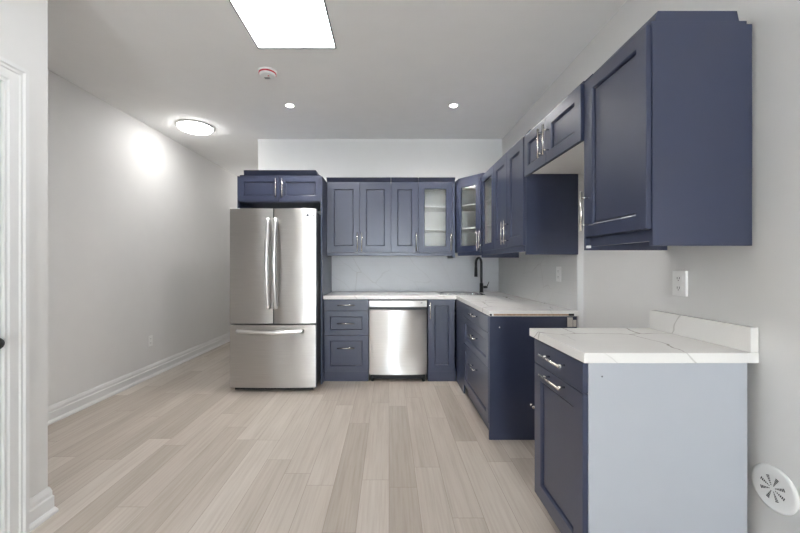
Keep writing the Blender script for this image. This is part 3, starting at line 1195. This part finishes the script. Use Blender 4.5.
outlet('white wall outlet above the small counter nearest the camera', (XR, 1.685, 1.152), RZ, 0.076, 0.118, 0.012)
outlet('white outlet low on the long left wall above the baseboard', (left_x(3.96), 3.96, 0.40), PI / 2)
outlet('white outlet on the tiled right-hand backsplash', (XR2 - 0.0095, 2.80, 1.165), RZ)

vn = thing('round_vent', 'round white slotted air vent low on the right wall beside the white end panel', 'vent', (XR, 1.277, 0.446), RZ)
ax = Matrix.Rotation(PI / 2, 4, 'X')
MB().lathe([(0, 0.0003), (0.079, 0.0003), (0.080, 0.002), (0.077, 0.006), (0.071, 0.0085), (0.066, 0.008), (0, 0.008)], ax, 48).build('cover', M['plastic'], vn)
m = MB()
for k in range(8):
    a = PI / 8 + k * PI / 4
    dx, dz = math.cos(a), math.sin(a)
    for j in range(6):
        r_ = 0.012 + j * 0.0058
        hw_ = 0.0014 + 0.0008 * j
        c0 = Vector((dx * r_, -0.0083, dz * r_))
        tn = Vector((-dz, 0, dx))
        rd = Vector((dx, 0, dz))
        m.poly([c0 - tn * hw_ - rd * 0.0017, c0 + tn * hw_ - rd * 0.0017, c0 + tn * hw_ + rd * 0.0017, c0 - tn * hw_ + rd * 0.0017], (0, -0.0004, 0))
m.build('slots', M['black'], vn)

# ------------------------------------------------------------------ ceiling fixtures
PX0, PX1, PY0, PY1 = -0.915, -0.368, 1.32, 2.517
lp = thing('ceiling_light_panel', 'large bright rectangular white light panel set flush in the ceiling', 'ceiling light', ((PX0 + PX1) / 2, (PY0 + PY1) / 2, CEIL - 0.008))
hx, hy = (PX1 - PX0) / 2, (PY1 - PY0) / 2
m = MB()
m.cells([-hx, -hx + 0.008, hx - 0.008, hx], [-hy, -hy + 0.008, hy - 0.008, hy], lambda i, j: not (i == 1 and j == 1), 0, 0.0078, lambda u, v, q_: (u, v, q_))
m.build('frame', M['grey'], lp)
MB().box(-hx + 0.0085, -hy + 0.0085, 0.002, hx - 0.0085, hy - 0.0085, 0.0075).build('diffuser', M['panel_light'], lp)


def downlight(x, y, label):
    t = thing('downlight', label, 'ceiling light', (x, y, CEIL - 0.006), 0)
    MB().lathe([(0.036, 0.0055), (0.036, 0.001), (0.046, 0.0), (0.051, 0.003), (0.051, 0.0057)], None, 32).build('trim_ring', M['plastic'], t)
    MB().lathe([(0, 0.002), (0.0355, 0.002), (0.0355, 0.0055), (0, 0.0055)], None, 32).build('lens', M['down_light'], t)
    d_ = bpy.data.lights.new('downlight_beam', 'SPOT')
    d_.energy = 36
    d_.color = (1.0, 0.97, 0.94)
    d_.spot_size = 2.9
    d_.spot_blend = 1.0
    d_.shadow_soft_size = 0.08
    o_ = bpy.data.objects.new('downlight_beam', d_)
    C.objects.link(o_)
    o_.parent = t
    o_.location = (0, 0, -0.01)
    return t


downlight(-0.945, 3.43, 'small round recessed downlight beside the smoke detector and light panel')
downlight(0.614, 3.43, 'small round recessed downlight in the ceiling nearest the right wall')

t = thing('dome_light', 'round white glowing flush dome light on the ceiling near the left wall', 'ceiling light', (-2.125, 3.95, CEIL - 0.060))
MB().lathe([(0, 0.0595), (0.19, 0.0595), (0.19, 0.047), (0.165, 0.043)], None, 40).build('base', M['plastic'], t)
MB().lathe([(0.175, 0.044), (0.172, 0.036), (0.155, 0.021), (0.12, 0.009), (0.07, 0.002), (0, 0.0)], None, 40).build('dome', M['dome_light'], t)

t = thing('smoke_detector', 'round white smoke detector with a red band on the ceiling', 'smoke detector', (-0.955, 2.83, CEIL - 0.04))
MB().lathe([(0, 0.0395), (0.072, 0.0395), (0.072, 0.030), (0.066, 0.027)], None, 36).build('base', M['plastic'], t)
MB().lathe([(0.0665, 0.0268), (0.067, 0.018), (0.062, 0.017)], None, 36).build('band', M['red'], t, 'red band')
MB().lathe([(0.062, 0.0168), (0.062, 0.012), (0.056, 0.005), (0.045, 0.0012), (0, 0.0)], None, 36).build('cover', M['plastic'], t)
m = MB()
m.lathe([(0, 0), (0.007, 0), (0.007, 0.001), (0, 0.001)], Matrix.Translation((0.012, -0.012, -0.0012)), 16)
m.build('test_button', M['red'], t)
m = MB()
for k in range(3):
    m.box(-0.03, 0.012 + k * 0.009, -0.0008, 0.012, 0.016 + k * 0.009, 0.0004)
m.build('grille', M['grey'], t)
